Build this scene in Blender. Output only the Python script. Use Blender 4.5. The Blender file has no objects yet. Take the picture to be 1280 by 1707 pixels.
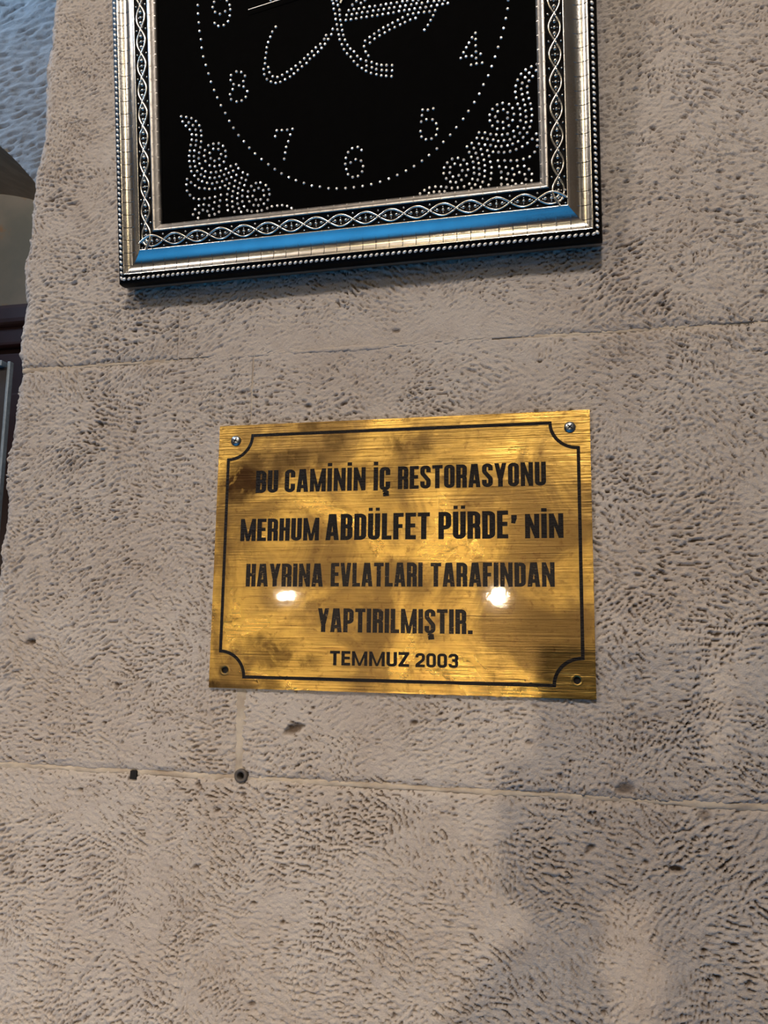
import bpy, bmesh, math, random
import numpy as np
from mathutils import Vector, Matrix

C = bpy.context.scene.collection
R = math.radians
rng = np.random.default_rng(7)
random.seed(7)

# ------------------------------------------------------------------ camera
cam_d = bpy.data.cameras.new('camera')
cam = bpy.data.objects.new('camera', cam_d)
C.objects.link(cam)
cam.matrix_world = Matrix((
    (0.97534874, 0.01854657, 0.21988827, 0.12866117),
    (0.22026634, -0.14199853, -0.96504879, -0.60322815),
    (0.01332547, 0.98969311, -0.14258327, 1.54268159),
    (0, 0, 0, 1)))
cam_d.sensor_fit = 'VERTICAL'
cam_d.sensor_height = 36.0
cam_d.lens = 1346.5 / 1707.0 * 36.0
cam_d.clip_start = 0.005
bpy.context.scene.camera = cam
CAM = Vector((0.12866117, -0.60322815, 1.54268159))

# ------------------------------------------------------------------ world, lights, exposure
sc = bpy.context.scene
w = bpy.data.worlds.new('world'); sc.world = w; w.use_nodes = True
w.node_tree.nodes['Background'].inputs['Color'].default_value = (1.0, 0.90, 0.80, 1)
w.node_tree.nodes['Background'].inputs['Strength'].default_value = 0.03
sc.view_settings.view_transform = 'Standard'
sc.view_settings.look = 'None'
sc.view_settings.gamma = 1.0
sc.view_settings.exposure = 0.0
sc.view_settings.use_curve_mapping = False

def light(name, kind, loc, energy, color, target=None, **kw):
    d = bpy.data.lights.new(name, kind); d.energy = energy; d.color = color
    for k, v in kw.items(): setattr(d, k, v)
    o = bpy.data.objects.new(name, d); C.objects.link(o); o.location = loc
    if target is not None:
        o.rotation_euler = (Vector(target) - Vector(loc)).to_track_quat('-Z', 'Y').to_euler()
    return o

# warm lamps hung high in the hall
light('ceiling_lamp_light', 'AREA', (-1.35, -2.0, 3.15), 17, (1.0, 0.88, 0.78), (-0.1, 0, 1.6), shape='DISK', size=0.30)
light('ceiling_lamp_light', 'AREA', (0.15, -2.1, 3.35), 28, (1.0, 0.88, 0.78), (0.0, 0, 1.6), shape='DISK', size=0.25)
# unseen uplight added to brighten the ceiling that the clock frame mirrors
light('ceiling_fill_light', 'AREA', (-0.3, -2.3, 2.55), 13, (1.0, 0.76, 0.42), (-0.3, -1.6, 3.5), shape='DISK', size=0.5)
# unseen fill lights added to brighten the hall walls for reflections
light('hall_fill_light', 'POINT', (2.2, -3.4, 2.5), 4, (1.0, 0.83, 0.62), shadow_soft_size=.12)
light('hall_fill_light', 'POINT', (-2.9, -3.4, 2.5), 4, (1.0, 0.83, 0.62), shadow_soft_size=.12)
# bluish daylight falling into the recess behind the pillar
light('daylight_light', 'AREA', (-1.25, -0.05, 2.75), 9, (0.40, 0.66, 1.0), (-0.62, 0.30, 2.22), shape='DISK', size=0.25)
# unseen fill lights added to lift the dark room behind the arch
light('back_room_fill', 'POINT', (-1.9, 0.72, 1.6), 6, (1.0, 0.85, 0.68), shadow_soft_size=.1)
light('back_room_fill', 'POINT', (-1.3, 0.85, 3.2), 9, (1.0, 0.9, 0.8), shadow_soft_size=.1)
# lamp that lights the blue carpet of the hall
light('hall_lamp_light', 'AREA', (-0.6, -1.6, 3.2), 31, (1.0, 0.93, 0.85), (-0.6, -1.3, 0), shape='DISK', size=0.6, spread=R(70))
L2_POWER, L1_POWER = 72, 19      # watts of the hanging bulbs
# the phone and the arms of the person holding it (camera space metres / world metres)
PHX0, PHX1 = -.084, .008
WR_L, WR_R = (-.088, -.125, .075), (-.026, -.118, .092)
EL_L, EL_R = (-.037, -.87, 1.29), (.17, -.90, 1.20)

# ------------------------------------------------------------------ node helpers
class NT:
    def __init__(s, name):
        s.m = bpy.data.materials.new(name); s.m.use_nodes = True
        s.t = s.m.node_tree; s.b = s.t.nodes['Principled BSDF']
        tc = s.t.nodes.new('ShaderNodeTexCoord'); s.obj = tc.outputs['Object']
    def n(s, typ, **kw):
        o = s.t.nodes.new(typ)
        for k, v in kw.items(): setattr(o, k, v)
        return o
    def l(s, a, b): s.t.links.new(a, b)
    def put(s, sock, v):
        if hasattr(v, 'links') or isinstance(v, bpy.types.NodeSocket): s.l(v, sock)
        else: sock.default_value = v
    def mapping(s, scale, loc=(0, 0, 0), rot=(0, 0, 0), src=None):
        m = s.n('ShaderNodeMapping'); s.l(src or s.obj, m.inputs[0])
        m.inputs['Scale'].default_value = scale; m.inputs['Location'].default_value = loc; m.inputs['Rotation'].default_value = rot
        return m.outputs[0]
    def noise(s, scale, detail=4, rough=.55, vec=None, dist=0.0):
        q = s.n('ShaderNodeTexNoise'); s.l(vec or s.obj, q.inputs['Vector'])
        q.inputs['Scale'].default_value = scale; q.inputs['Detail'].default_value = detail
        q.inputs['Roughness'].default_value = rough; q.inputs['Distortion'].default_value = dist
        return q.outputs['Fac']
    def math(s, op, a, b=0.0, c=0.0, clamp=False):
        q = s.n('ShaderNodeMath', operation=op); q.use_clamp = clamp
        s.put(q.inputs[0], a); s.put(q.inputs[1], b); s.put(q.inputs[2], c)
        return q.outputs[0]
    def ramp(s, fac, lo, hi, a=0.0, b=1.0):
        q = s.n('ShaderNodeMapRange'); q.interpolation_type = 'SMOOTHSTEP'
        s.put(q.inputs[0], fac); q.inputs[1].default_value = lo; q.inputs[2].default_value = hi
        q.inputs[3].default_value = a; q.inputs[4].default_value = b
        return q.outputs[0]
    def mix(s, fac, a, b, mode='MIX'):
        q = s.n('ShaderNodeMix', data_type='RGBA', blend_type=mode)
        s.put(q.inputs[0], fac)
        for sock, v in ((q.inputs[6], a), (q.inputs[7], b)):
            if isinstance(v, tuple): v = (*v[:3], 1)
            s.put(sock, v)
        return q.outputs[2]
    def attr(s, name):
        q = s.n('ShaderNodeAttribute'); q.attribute_name = name; return q.outputs['Fac']
    def bump(s, h, strength=.5, dist=.001, normal=None):
        q = s.n('ShaderNodeBump'); s.l(h, q.inputs['Height'])
        q.inputs['Strength'].default_value = strength; q.inputs['Distance'].default_value = dist
        if normal: s.l(normal, q.inputs['Normal'])
        return q.outputs[0]
    def set(s, **kw):
        names = dict(color='Base Color', rough='Roughness', metal='Metallic', coat='Coat Weight', coat_r='Coat Roughness',
                     spec='Specular IOR Level', normal='Normal', emis='Emission Color', emis_s='Emission Strength', coat_n='Coat Normal', sheen='Sheen Weight')
        for k, v in kw.items():
            if isinstance(v, tuple): v = (*v[:3], 1)
            s.put(s.b.inputs[names[k]], v)
        return s.m

def plain(name, color, rough=.5, metal=0.0, bump=0.0, bscale=600, var=.12, **kw):
    t = NT(name)
    f = t.noise(bscale * .25, 3)
    c = t.mix(t.ramp(f, .35, .65), tuple(x * (1 - var) for x in color), tuple(min(1, x * (1 + var)) for x in color))
    t.set(color=c, rough=rough, metal=metal, **kw)
    if bump: t.set(normal=t.bump(t.noise(bscale, 3), bump, .0005))
    return t.m

# ------------------------------------------------------------------ object helpers
def tag(o, label=None, cat=None, group=None, kind=None):
    if label: o['label'] = label
    if cat: o['category'] = cat
    if group: o['group'] = group
    if kind: o['kind'] = kind
    return o
def empty(name, loc=(0, 0, 0), parent=None):
    o = bpy.data.objects.new(name, None); C.objects.link(o); o.location = loc; o.parent = parent
    o.empty_display_size = .02
    return o
def link(name, me, mats, parent=None, smooth=False):
    o = bpy.data.objects.new(name, me); C.objects.link(o); o.parent = parent
    if not isinstance(mats, (list, tuple)): mats = [mats]
    if not me.materials:
        for m in mats: me.materials.append(m)
    if smooth: me.shade_smooth()
    return o
def bm_obj(name, bm, mats, parent=None, smooth=False):
    bmesh.ops.recalc_face_normals(bm, faces=bm.faces)
    me = bpy.data.meshes.new(name); bm.to_mesh(me); bm.free()
    return link(name, me, mats, parent, smooth)
def add_box(bm, lo, hi, mat=0, bevel=0.0):
    r = bmesh.ops.create_cube(bm, size=1)
    vs = r['verts']
    for v in vs:
        v.co = Vector([lo[i] + (v.co[i] + .5) * (hi[i] - lo[i]) for i in range(3)])
    fs = set(f for v in vs for f in v.link_faces)
    for f in fs: f.material_index = mat
    if bevel:
        bmesh.ops.bevel(bm, geom=list(set(e for v in vs for e in v.link_edges)), offset=bevel, segments=2, profile=.7, affect='EDGES')
def add_lathe(bm, prof, seg=24, M=Matrix(), mat=0, cap=True):
    """prof: list of (r, z), turned about local Z"""
    rings = []
    for r, z in prof:
        rings.append([bm.verts.new(M @ Vector((r * math.cos(2 * math.pi * i / seg), r * math.sin(2 * math.pi * i / seg), z))) for i in range(seg)])
    for a, b in zip(rings, rings[1:]):
        for i in range(seg):
            f = bm.faces.new((a[i], a[(i + 1) % seg], b[(i + 1) % seg], b[i])); f.material_index = mat
    if cap:
        for rg in (rings[0][::-1], rings[-1]):
            f = bm.faces.new(rg); f.material_index = mat
def arr_mesh(name, verts, quads=None, tris=None):
    """fast mesh from numpy"""
    me = bpy.data.meshes.new(name)
    nv = len(verts); me.vertices.add(nv); me.vertices.foreach_set('co', np.asarray(verts, np.float32).ravel())
    q = quads if quads is not None else np.zeros((0, 4), int)
    t = tris if tris is not None else np.zeros((0, 3), int)
    loops = np.concatenate([q.ravel(), t.ravel()]).astype(np.int32)
    me.loops.add(len(loops)); me.loops.foreach_set('vertex_index', loops)
    me.polygons.add(len(q) + len(t))
    st = np.concatenate([np.arange(len(q)) * 4, len(q) * 4 + np.arange(len(t)) * 3]).astype(np.int32)
    me.polygons.foreach_set('loop_start', st)
    me.update(calc_edges=True); me.validate()
    return me

# ------------------------------------------------------------------ stone relief (real geometry)
def vnoise(x, z, s, seed):
    """smooth value noise, x z arrays in metres, s cell size"""
    r = np.random.default_rng(seed).random((257, 257))
    u = x / s + 91.3; v = z / s + 37.7
    i = np.floor(u).astype(int); j = np.floor(v).astype(int); fu = u - i; fv = v - j
    fu = fu * fu * (3 - 2 * fu); fv = fv * fv * (3 - 2 * fv)
    g = lambda a, b: r[a % 257, b % 257]
    return ((g(i, j) * (1 - fu) + g(i + 1, j) * fu) * (1 - fv) + (g(i, j + 1) * (1 - fu) + g(i + 1, j + 1) * fu) * fv) * 2 - 1

def gabor_field(x0, z0, nx, nz, step, wave, density, seed, ang=(-22, 26), patch=.055, lens=(.9, 1.9)):
    """sum of short chisel strokes laid in patches of one direction"""
    r = np.random.default_rng(seed)
    W, H = nx * step, nz * step
    N = int(W * H * density)
    cx = r.random(N) * W; cz = r.random(N) * H
    np_ = max(4, int(W * H / patch ** 2))
    sx, sz = r.random(np_) * W, r.random(np_) * H
    sa = R(1) * r.normal(ang[0], ang[1], np_); samp = r.uniform(.45, 1.15, np_)
    near = np.empty(N, int)
    for a in range(0, N, 20000):
        b = min(N, a + 20000)
        near[a:b] = np.argmin((cx[a:b, None] - sx) ** 2 + (cz[a:b, None] - sz) ** 2, axis=1)
    th = sa[near] + r.normal(0, .22, N)
    ln = r.uniform(lens[0], lens[1], N) * wave; wd = wave * .36
    k = int(math.ceil(2.0 * wave / step))
    off = np.arange(-k, k + 1)
    OX, OZ = np.meshgrid(off, off, indexing='ij')
    out = np.zeros((nx, nz), np.float32)
    ic = np.round(cx / step).astype(int); jc = np.round(cz / step).astype(int)
    for a in range(0, N, 8000):
        s = slice(a, min(N, a + 8000))
        dx = (ic[s, None, None] + OX) * step - cx[s, None, None]
        dz = (jc[s, None, None] + OZ) * step - cz[s, None, None]
        c, sn = np.cos(th[s])[:, None, None], np.sin(th[s])[:, None, None]
        u = dx * c + dz * sn; v = -dx * sn + dz * c
        g = np.exp(-(u / (ln[s][:, None, None] * .55)) ** 2 - (v / (wd * 1.25)) ** 2) * np.cos(2 * math.pi * v / wave)
        g = g * (samp[near[s]] * r.uniform(.5, 1.3, len(th[s])))[:, None, None]
        I = ic[s, None, None] + OX + 0 * OZ; J = jc[s, None, None] + OZ + 0 * OX
        ok = (I >= 0) & (I < nx) & (J >= 0) & (J < nz)
        np.add.at(out, (I[ok], J[ok]), -g[ok])
    out /= max(1e-6, out.std())
    return out

STEP = .00105
FX0, FZ0 = -.375, 1.05
FNX, FNZ = int(.78 / STEP), int(1.15 / STEP)
marks = gabor_field(FX0, FZ0, FNX, FNZ, STEP, .0044, 170000, 11, ang=(-12, 26), lens=(.6, 1.15))
marks2 = gabor_field(FX0, FZ0, FNX, FNZ, STEP, .0032, 220000, 12, ang=(-10, 55), lens=(.6, 1.1), patch=.03)
_gx, _gz = np.meshgrid(FX0 + np.arange(FNX) * STEP, FZ0 + np.arange(FNZ) * STEP, indexing='ij')
dens = np.clip(1.05 + .25 * vnoise(_gx, _gz, .06, 5) + .30 * vnoise(_gx, _gz, .022, 6), .65, 1.5)
# the worn, nearly smooth belt along the upper joint
belt = np.exp(-((_gz - 1.775) / .022) ** 2) * np.clip(1 - ((_gx + .02) / .17) ** 4, 0, 1)
dens *= 1 - .7 * belt
# the smooth drafted margin along the corner of the pillar
dens *= 1 - .75 * np.clip(1 - (_gx + .349) / .018, 0, 1) * np.clip(.5 + vnoise(_gx, _gz, .05, 8), 0, 1)
mm_ = (.80 * marks + .75 * marks2)
valley = np.clip(mm_ - .15, 0, 2.0)
height = -(.00115 * valley + .00040 * mm_) * dens
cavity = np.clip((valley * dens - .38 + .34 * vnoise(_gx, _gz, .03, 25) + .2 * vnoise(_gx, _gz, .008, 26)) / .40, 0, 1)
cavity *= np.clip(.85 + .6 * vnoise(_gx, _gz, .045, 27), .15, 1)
height += .0007 * vnoise(_gx, _gz, .09, 21) + .0003 * vnoise(_gx, _gz, .03, 22) + .00016 * vnoise(_gx, _gz, .0035, 23)
# pores and knocks: x, z, half length, half width, angle, depth (metres)
pits = [(-.3085, 1.5276, .0042, .0028, 10, .004), (-.0769, 1.4659, .0078, .0036, 22, .0045), (.1966, 1.3842, .0044, .0022, -8, .005),
        (.2013, 1.784, .0026, .0013, 15, .004), (-.2572, 1.7119, .0022, .0035, 20, .003), (-.2757, 1.7053, .0016, .001, 0, .003),
        (.1411, 1.395, .0035, .0018, 20, .0022), (.0161, 1.4739, .0030, .0024, 0, .0026), (-.322, 1.925, .0036, .0018, 8, .0035),
        (-.288, 2.03, .0018, .0013, 0, .003), (.2163, 1.4203, .0045, .0045, 0, .0012), 
        (.165, 1.435, .007, .004, 10, .0018)]
prr = np.random.default_rng(33)
for _ in range(230):
    s = prr.uniform(.0007, .0017)
    pits.append((prr.uniform(-.34, .30), prr.uniform(1.1, 2.18), s * prr.uniform(1, 2.2), s, prr.normal(-10, 30), prr.uniform(.0012, .0032)))
for px, pz, a, b, an, d in pits:
    i0, j0 = int((px - FX0) / STEP), int((pz - FZ0) / STEP); k = int(max(a, b) * 2.2 / STEP) + 2
    s = (slice(max(0, i0 - k), i0 + k), slice(max(0, j0 - k), j0 + k))
    dx, dz = _gx[s] - px, _gz[s] - pz; c, sn = math.cos(R(an)), math.sin(R(an))
    q = ((dx * c + dz * sn) / a) ** 2 + ((-dx * sn + dz * c) / b) ** 2
    q = q * (1 + .35 * vnoise(_gx[s], _gz[s], .0022, 40))
    height[s] -= d * np.clip(1.25 - q, 0, 1) ** .6
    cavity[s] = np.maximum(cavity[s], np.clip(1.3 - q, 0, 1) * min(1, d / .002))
# square knocked-out notch in the lower joint and the drill hole of the plug
notch = (np.abs(_gx + .2096) < .0030) & (np.abs(_gz - 1.4250) < .0036)
notch |= (_gx + .1184) ** 2 + (_gz - 1.4293) ** 2 < .0054 ** 2
height[notch] = -.014

edge_z = np.array([1.0, 1.2, 1.42, 1.55, 1.6243, 1.6879, 1.7311, 1.7649, 1.775, 1.7862, 1.8198, 1.8714, 1.912, 1.953, 1.9645, 2.0187, 2.1307, 2.3])
edge_x = np.array([-.349, -.348, -.347, -.3495, -.3481, -.3491, -.3482, -.3440, -.3452, -.3471, -.3458, -.3485, -.3477, -.3449, -.3415, -.341, -.3407, -.341])

def sample(F, x, z):
    i = np.clip(np.round((x - FX0) / STEP).astype(int), 0, FNX - 1); j = np.clip(np.round((z - FZ0) / STEP).astype(int), 0, FNZ - 1)
    return F[i, j]

def stone_block(x0, x1, z0, z1, step, parent, mat, pillar_edge=False, fades=None, back=.06, fine=True, seed=0):
    """one dressed block: its own rounded edges and chiselled face; front faces -Y at y about 0"""
    nx = max(3, int(round((x1 - x0) / step)) + 1); nz = max(3, int(round((z1 - z0) / step)) + 1)
    X, Z = np.meshgrid(np.linspace(x0, x1, nx), np.linspace(z0, z1, nz), indexing='ij')
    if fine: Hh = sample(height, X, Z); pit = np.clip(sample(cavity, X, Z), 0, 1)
    else:
        Hh = .0012 * vnoise(X, Z, .012, 51 + seed) + .0009 * vnoise(X, Z, .09, 52)
    r2 = lambda s, k: vnoise(X + k, Z - k, s, 60 + seed)
    wob = 1 + .5 * r2(.02, 0) + .35 * r2(.006, 1)
    push = np.zeros_like(X)
    fu = fades or {}
    for side, dist in (('l', X - x0), ('r', x1 - X), ('b', Z - z0), ('t', z1 - Z)):
        amp = .0026; ln = .0026
        f = fu.get(side)
        m = f(X, Z) if f else 1.0
        if side == 'l' and pillar_edge: amp, ln, m = .006, .0045, 1.0
        push = push + amp * m * np.exp(-(dist / ln) ** 1.3) * np.clip(wob, .25, 2)
    Y = -(Hh - push)
    Xw = X.copy()
    if pillar_edge:
        off = np.interp(Z, edge_z, edge_x) + .0008 * vnoise(0 * X, Z, .006, 71) + .0005 * vnoise(0 * X, Z, .0025, 72) - x0
        Xw = X + off * np.exp(-((X - x0) / .05))
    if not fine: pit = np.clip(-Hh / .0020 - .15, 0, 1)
    # closing ring: sides of the block run back into the wall
    pad = lambda A: np.pad(A, 1, mode='edge')
    Xp, Zp, Yp, Pp = pad(Xw), pad(Z), pad(Y), pad(pit)
    Yp[0, :] = back; Yp[-1, :] = back; Yp[:, 0] = back; Yp[:, -1] = back
    if pillar_edge: Yp[0, :] = .30
    n0, n1 = Xp.shape
    idx = np.arange(n0 * n1).reshape(n0, n1)
    q = np.stack([idx[:-1, :-1], idx[1:, :-1], idx[1:, 1:], idx[:-1, 1:]], -1).reshape(-1, 4)
    me = arr_mesh('stone', np.stack([Xp, Yp, Zp], -1).reshape(-1, 3), q)
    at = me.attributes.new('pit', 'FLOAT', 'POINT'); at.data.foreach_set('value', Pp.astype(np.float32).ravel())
    return link('stone', me, mat, parent, smooth=True)

def limestone(name, tone=(1, 1, 1), dirt_and_shade=True):
    t = NT(name)
    n1 = t.noise(9, 5, .6); n2 = t.noise(60, 4, .6); n3 = t.noise(420, 3, .6)
    a = (0.52 * tone[0], 0.472 * tone[1], 0.43 * tone[2]); b = (0.455 * tone[0], 0.40 * tone[1], 0.355 * tone[2])
    c = t.mix(t.ramp(n1, .35, .68), a, b)
    c = t.mix(t.math('MULTIPLY', t.ramp(n2, .45, .75), .35), c, (0.33 * tone[0], 0.27 * tone[1], 0.225 * tone[2]))
    c = t.mix(t.math('MULTIPLY', t.ramp(n3, .5, .8), .45), c, (0.62, 0.56, 0.49))
    if dirt_and_shade:
        c = t.mix(t.math('MULTIPLY', t.attr('pit'), .92), c, (0.115, 0.080, 0.056))  # brown dirt and shade of the recesses painted into the colour by depth
    h = t.math('ADD', t.noise(900, 3, .6), t.math('MULTIPLY', t.noise(330, 3, .6), 1.3))
    t.set(color=c, rough=.93, spec=.25, normal=t.bump(h, .9, .0007))
    return t.m
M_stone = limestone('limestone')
M_stone_far = limestone('limestone_recess', (.95, .98, 1.05))
tm = NT('lime_mortar')
tm.set(color=tm.mix(tm.ramp(tm.noise(35, 4), .35, .7), (0.54, 0.475, 0.39), (0.34, 0.28, 0.22)), rough=.95, spec=.2,
       normal=tm.bump(tm.noise(500, 4, .6), .5, .0006))
M_mortar = tm.m

# ------------------------------------------------------------------ the pillar wall the plaque hangs on
bm = bmesh.new(); add_box(bm, (-.336, .055, 0), (1.6, .52, 3.5))
wall_front = bm_obj('wall_front', bm, M_mortar); tag(wall_front, kind='structure', label='chiselled pale limestone pillar face carrying plaque and clock')
JA, JB = 1.7655, 1.4275
# the upper joint is worn away between its two ends
fadeA = lambda X, Z: np.clip(.0 + np.clip((-.185 - X) / .02, 0, .9) + np.clip((X - .085) / .06, 0, .75), 0, 1)
fadeV1 = lambda X, Z: .06 + 0 * X
fadeV2 = lambda X, Z: np.where(Z > 1.60, .14, 1.0)
none = lambda X, Z: .12 + 0 * X
E_ = -.346
g = .0006
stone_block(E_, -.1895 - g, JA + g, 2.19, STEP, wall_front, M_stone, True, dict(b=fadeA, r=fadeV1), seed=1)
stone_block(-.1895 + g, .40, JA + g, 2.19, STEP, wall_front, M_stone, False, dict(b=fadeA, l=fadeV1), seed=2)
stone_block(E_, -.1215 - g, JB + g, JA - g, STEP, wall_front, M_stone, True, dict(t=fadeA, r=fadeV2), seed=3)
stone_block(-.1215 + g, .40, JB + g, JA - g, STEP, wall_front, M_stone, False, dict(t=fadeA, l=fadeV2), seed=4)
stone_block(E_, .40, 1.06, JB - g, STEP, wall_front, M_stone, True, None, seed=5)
# coarser neighbours outside the photograph
rows = [(0, .36), (.36, .71), (.71, 1.06), (1.06, JB), (JB, JA), (JA, 2.19), (2.19, 2.53), (2.53, 2.87), (2.87, 3.5)]
cuts = {0: [E_, .1, .6, 1.1, 1.6], 1: [E_, -.1, .35, .9, 1.6], 2: [E_, .15, .7, 1.2, 1.6], 3: [.40, .95, 1.6], 4: [.40, .8, 1.25, 1.6], 5: [.40, 1.0, 1.6],
        6: [E_, .05, .55, 1.1, 1.6], 7: [E_, -.12, .4, .9, 1.6], 8: [E_, .1, .7, 1.6]}
for i, (a, b) in enumerate(rows):
    for p, q in zip(cuts[i], cuts[i][1:]):
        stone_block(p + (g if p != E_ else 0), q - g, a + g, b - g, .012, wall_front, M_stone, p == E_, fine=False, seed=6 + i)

def mortar_joint(p, q, hw, depth, seed, mat=None):
    """mortar filling along a joint from p to q (x, z)"""
    p = np.array(p); q = np.array(q); L = np.linalg.norm(q - p); d = (q - p) / L; nrm = np.array([-d[1], d[0]])
    ns = int(L / .0013) + 2; nw = 9
    s, v = np.meshgrid(np.linspace(0, L, ns), np.linspace(-1, 1, nw), indexing='ij')
    wv = hw * (1 + .40 * vnoise(s, v * 0, .018, seed) + .25 * vnoise(s, v * 0, .005, seed + 1))
    X = p[0] + d[0] * s + nrm[0] * v * wv; Z = p[1] + d[1] * s + nrm[1] * v * wv
    Y = depth + .0035 * np.abs(v) ** 3 + .00045 * vnoise(X, Z, .004, seed + 2) + .0003 * vnoise(s, v * .01, .0018, seed + 3) + .0005 * vnoise(s, 0 * s, .03, seed + 4)
    hole = (np.abs(X + .2096) < .0030) & (np.abs(Z - 1.4250) < .0036) if abs(q[1] - 1.4275) < .001 else np.zeros_like(X, bool)
    hole |= ((X + .1184) ** 2 + (Z - 1.4293) ** 2) < .0031 ** 2
    Y = np.where(hole, .012, Y)
    idx = np.arange(ns * nw).reshape(ns, nw)
    qd = np.stack([idx[:-1, :-1], idx[1:, :-1], idx[1:, 1:], idx[:-1, 1:]], -1).reshape(-1, 4)
    return link('mortar_joint', arr_mesh('mortar_joint', np.stack([X, Y, Z], -1).reshape(-1, 3), qd), mat or M_mortar, wall_front, True)
mortar_joint((-.3405, JA - .0006), (-.17, JA), .0032, .0012, 81)
mortar_joint((.07, JA), (.40, JA + .0003), .0028, .0014, 83)
mortar_joint((-.3415, JB - .0008), (.40, JB), .0031, .0010, 85)
mortar_joint((-.1205, JB), (-.1230, 1.60), .0058, .0002, 87)
mortar_joint((-.1215, 1.60), (-.1220, JA), .0024, .0006, 89)
mortar_joint((-.1895, JA), (-.1895, 2.19), .0020, .0001, 90, M_stone)
mortar_joint((-.175, JA), (.075, JA), .0028, -.0003, 88, M_stone)
# the rest of the joints outside the photograph
for i, (a, b) in enumerate(rows[1:], 1):
    if a not in (JA, JB): mortar_joint((-.34, a), (1.6, a), .004, .0015, 91 + i)
    else: mortar_joint((.40, a), (1.6, a), .004, .0015, 91 + i)

# grey plastic plug in the drill hole where the joints meet
tpl = empty('wall_plug', (-.1184, -.0004, 1.4293))
tag(tpl, 'small round dark wall plug at the joint crossing below plaque', 'wall plug')
M_plug = plain('plug_plastic', (0.085, 0.072, 0.062), .55, bump=.3)
M_dark = plain('hole_dark', (0.006, 0.005, 0.005), .9)
bm = bmesh.new(); Mx = Matrix.Rotation(R(90), 4, 'X')
add_lathe(bm, [(.0026, -.008), (.0026, .0008), (.0033, .0014), (.0044, .0015), (.0052, .0009), (.0054, -.004)], 28, Mx, cap=False)
bm_obj('collar', bm, M_plug, tpl, True)
bm = bmesh.new(); add_lathe(bm, [(.0027, -.006), (.0027, -.0055)], 20, Mx)
bm_obj('bore', bm, M_dark, tpl)
bm = bmesh.new(); add_box(bm, (-.2124, -.0001, 1.4217), (-.2068, .008, 1.4284), bevel=.0006)
bm_obj('hole_shade_block', bm, M_dark, wall_front)  # near-black block filling the notch, stands in for the shade inside it

# ------------------------------------------------------------------ brass plaque
PL = Vector((0, -.002, 1.6))
t = NT('brushed_brass')
br1 = t.noise(1, 5, .62, t.mapping((9, 60, 620)))            # long horizontal brush lines
br2 = t.noise(1, 4, .6, t.mapping((30, 60, 1500), (3, 0, 5)))
br3 = t.noise(1, 3, .5, t.mapping((4, 20, 150), (1, 2, 3), (0, R(2.5), 0)))
cl = t.noise(14, 5, .6, dist=.6); cl2 = t.noise(55, 4, .6, dist=.4)
col = t.mix(t.ramp(cl, .32, .7), (0.70, 0.46, 0.115), (0.37, 0.24, 0.072))
col = t.mix(t.math('MULTIPLY', t.ramp(br1, .52, .72), .7), col, (0.26, 0.14, 0.04))
col = t.mix(t.math('MULTIPLY', t.ramp(br2, .57, .70), .85), col, (0.10, 0.05, 0.018))
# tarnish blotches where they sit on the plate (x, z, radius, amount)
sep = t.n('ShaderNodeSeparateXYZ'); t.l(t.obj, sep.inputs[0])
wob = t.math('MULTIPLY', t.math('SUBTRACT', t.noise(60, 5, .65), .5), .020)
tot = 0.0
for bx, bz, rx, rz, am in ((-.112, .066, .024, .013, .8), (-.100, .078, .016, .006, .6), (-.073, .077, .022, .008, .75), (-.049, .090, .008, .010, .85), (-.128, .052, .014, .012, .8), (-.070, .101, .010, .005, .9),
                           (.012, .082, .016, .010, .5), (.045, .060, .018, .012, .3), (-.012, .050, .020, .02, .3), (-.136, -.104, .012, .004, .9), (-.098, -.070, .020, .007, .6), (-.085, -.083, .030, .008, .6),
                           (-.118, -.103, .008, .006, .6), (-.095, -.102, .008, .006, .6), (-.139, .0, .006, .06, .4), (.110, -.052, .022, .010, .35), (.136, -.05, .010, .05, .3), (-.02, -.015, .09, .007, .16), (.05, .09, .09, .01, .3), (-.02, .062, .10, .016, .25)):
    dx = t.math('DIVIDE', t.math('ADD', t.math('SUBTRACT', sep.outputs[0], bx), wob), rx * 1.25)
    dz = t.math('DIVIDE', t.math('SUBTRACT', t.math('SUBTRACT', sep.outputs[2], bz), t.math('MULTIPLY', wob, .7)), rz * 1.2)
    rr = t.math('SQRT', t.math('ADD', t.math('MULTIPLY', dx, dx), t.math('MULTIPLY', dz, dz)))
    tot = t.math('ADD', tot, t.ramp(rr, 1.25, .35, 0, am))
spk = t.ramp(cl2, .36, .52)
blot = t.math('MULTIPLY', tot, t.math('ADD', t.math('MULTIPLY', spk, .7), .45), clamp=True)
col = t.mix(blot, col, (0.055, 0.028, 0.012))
pat = t.ramp(t.noise(150, 5, .65, dist=.3), .55, .68)
col = t.mix(t.math('MULTIPLY', t.ramp(t.noise(16, 5, .62, dist=.8), .42, .60), .85), col, (0.19, 0.12, 0.042))
col = t.mix(t.math('MULTIPLY', pat, .45), col, (0.11, 0.055, 0.02))
rough = t.math('ADD', t.math('ADD', .27, t.math('MULTIPLY', blot, .25)), t.math('MULTIPLY', t.ramp(cl, .4, .65), .08))
hh = t.math('ADD', t.math('ADD', t.math('MULTIPLY', br1, 1.0), t.math('MULTIPLY', br2, .5)), t.math('ADD', t.math('MULTIPLY', br3, 1.1), t.math('MULTIPLY', t.noise(240, 4, .6, dist=.5), .35)))
nb = t.bump(hh, .62, .0005)
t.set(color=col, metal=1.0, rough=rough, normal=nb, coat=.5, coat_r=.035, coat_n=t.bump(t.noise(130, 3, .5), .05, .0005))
t.b.inputs['Anisotropic'].default_value = .6
tg = t.n('ShaderNodeCombineXYZ'); tg.inputs[0].default_value = 1.0; t.l(tg.outputs[0], t.b.inputs['Tangent'])
M_brass = t.m
t = NT('engraving_black')
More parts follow.
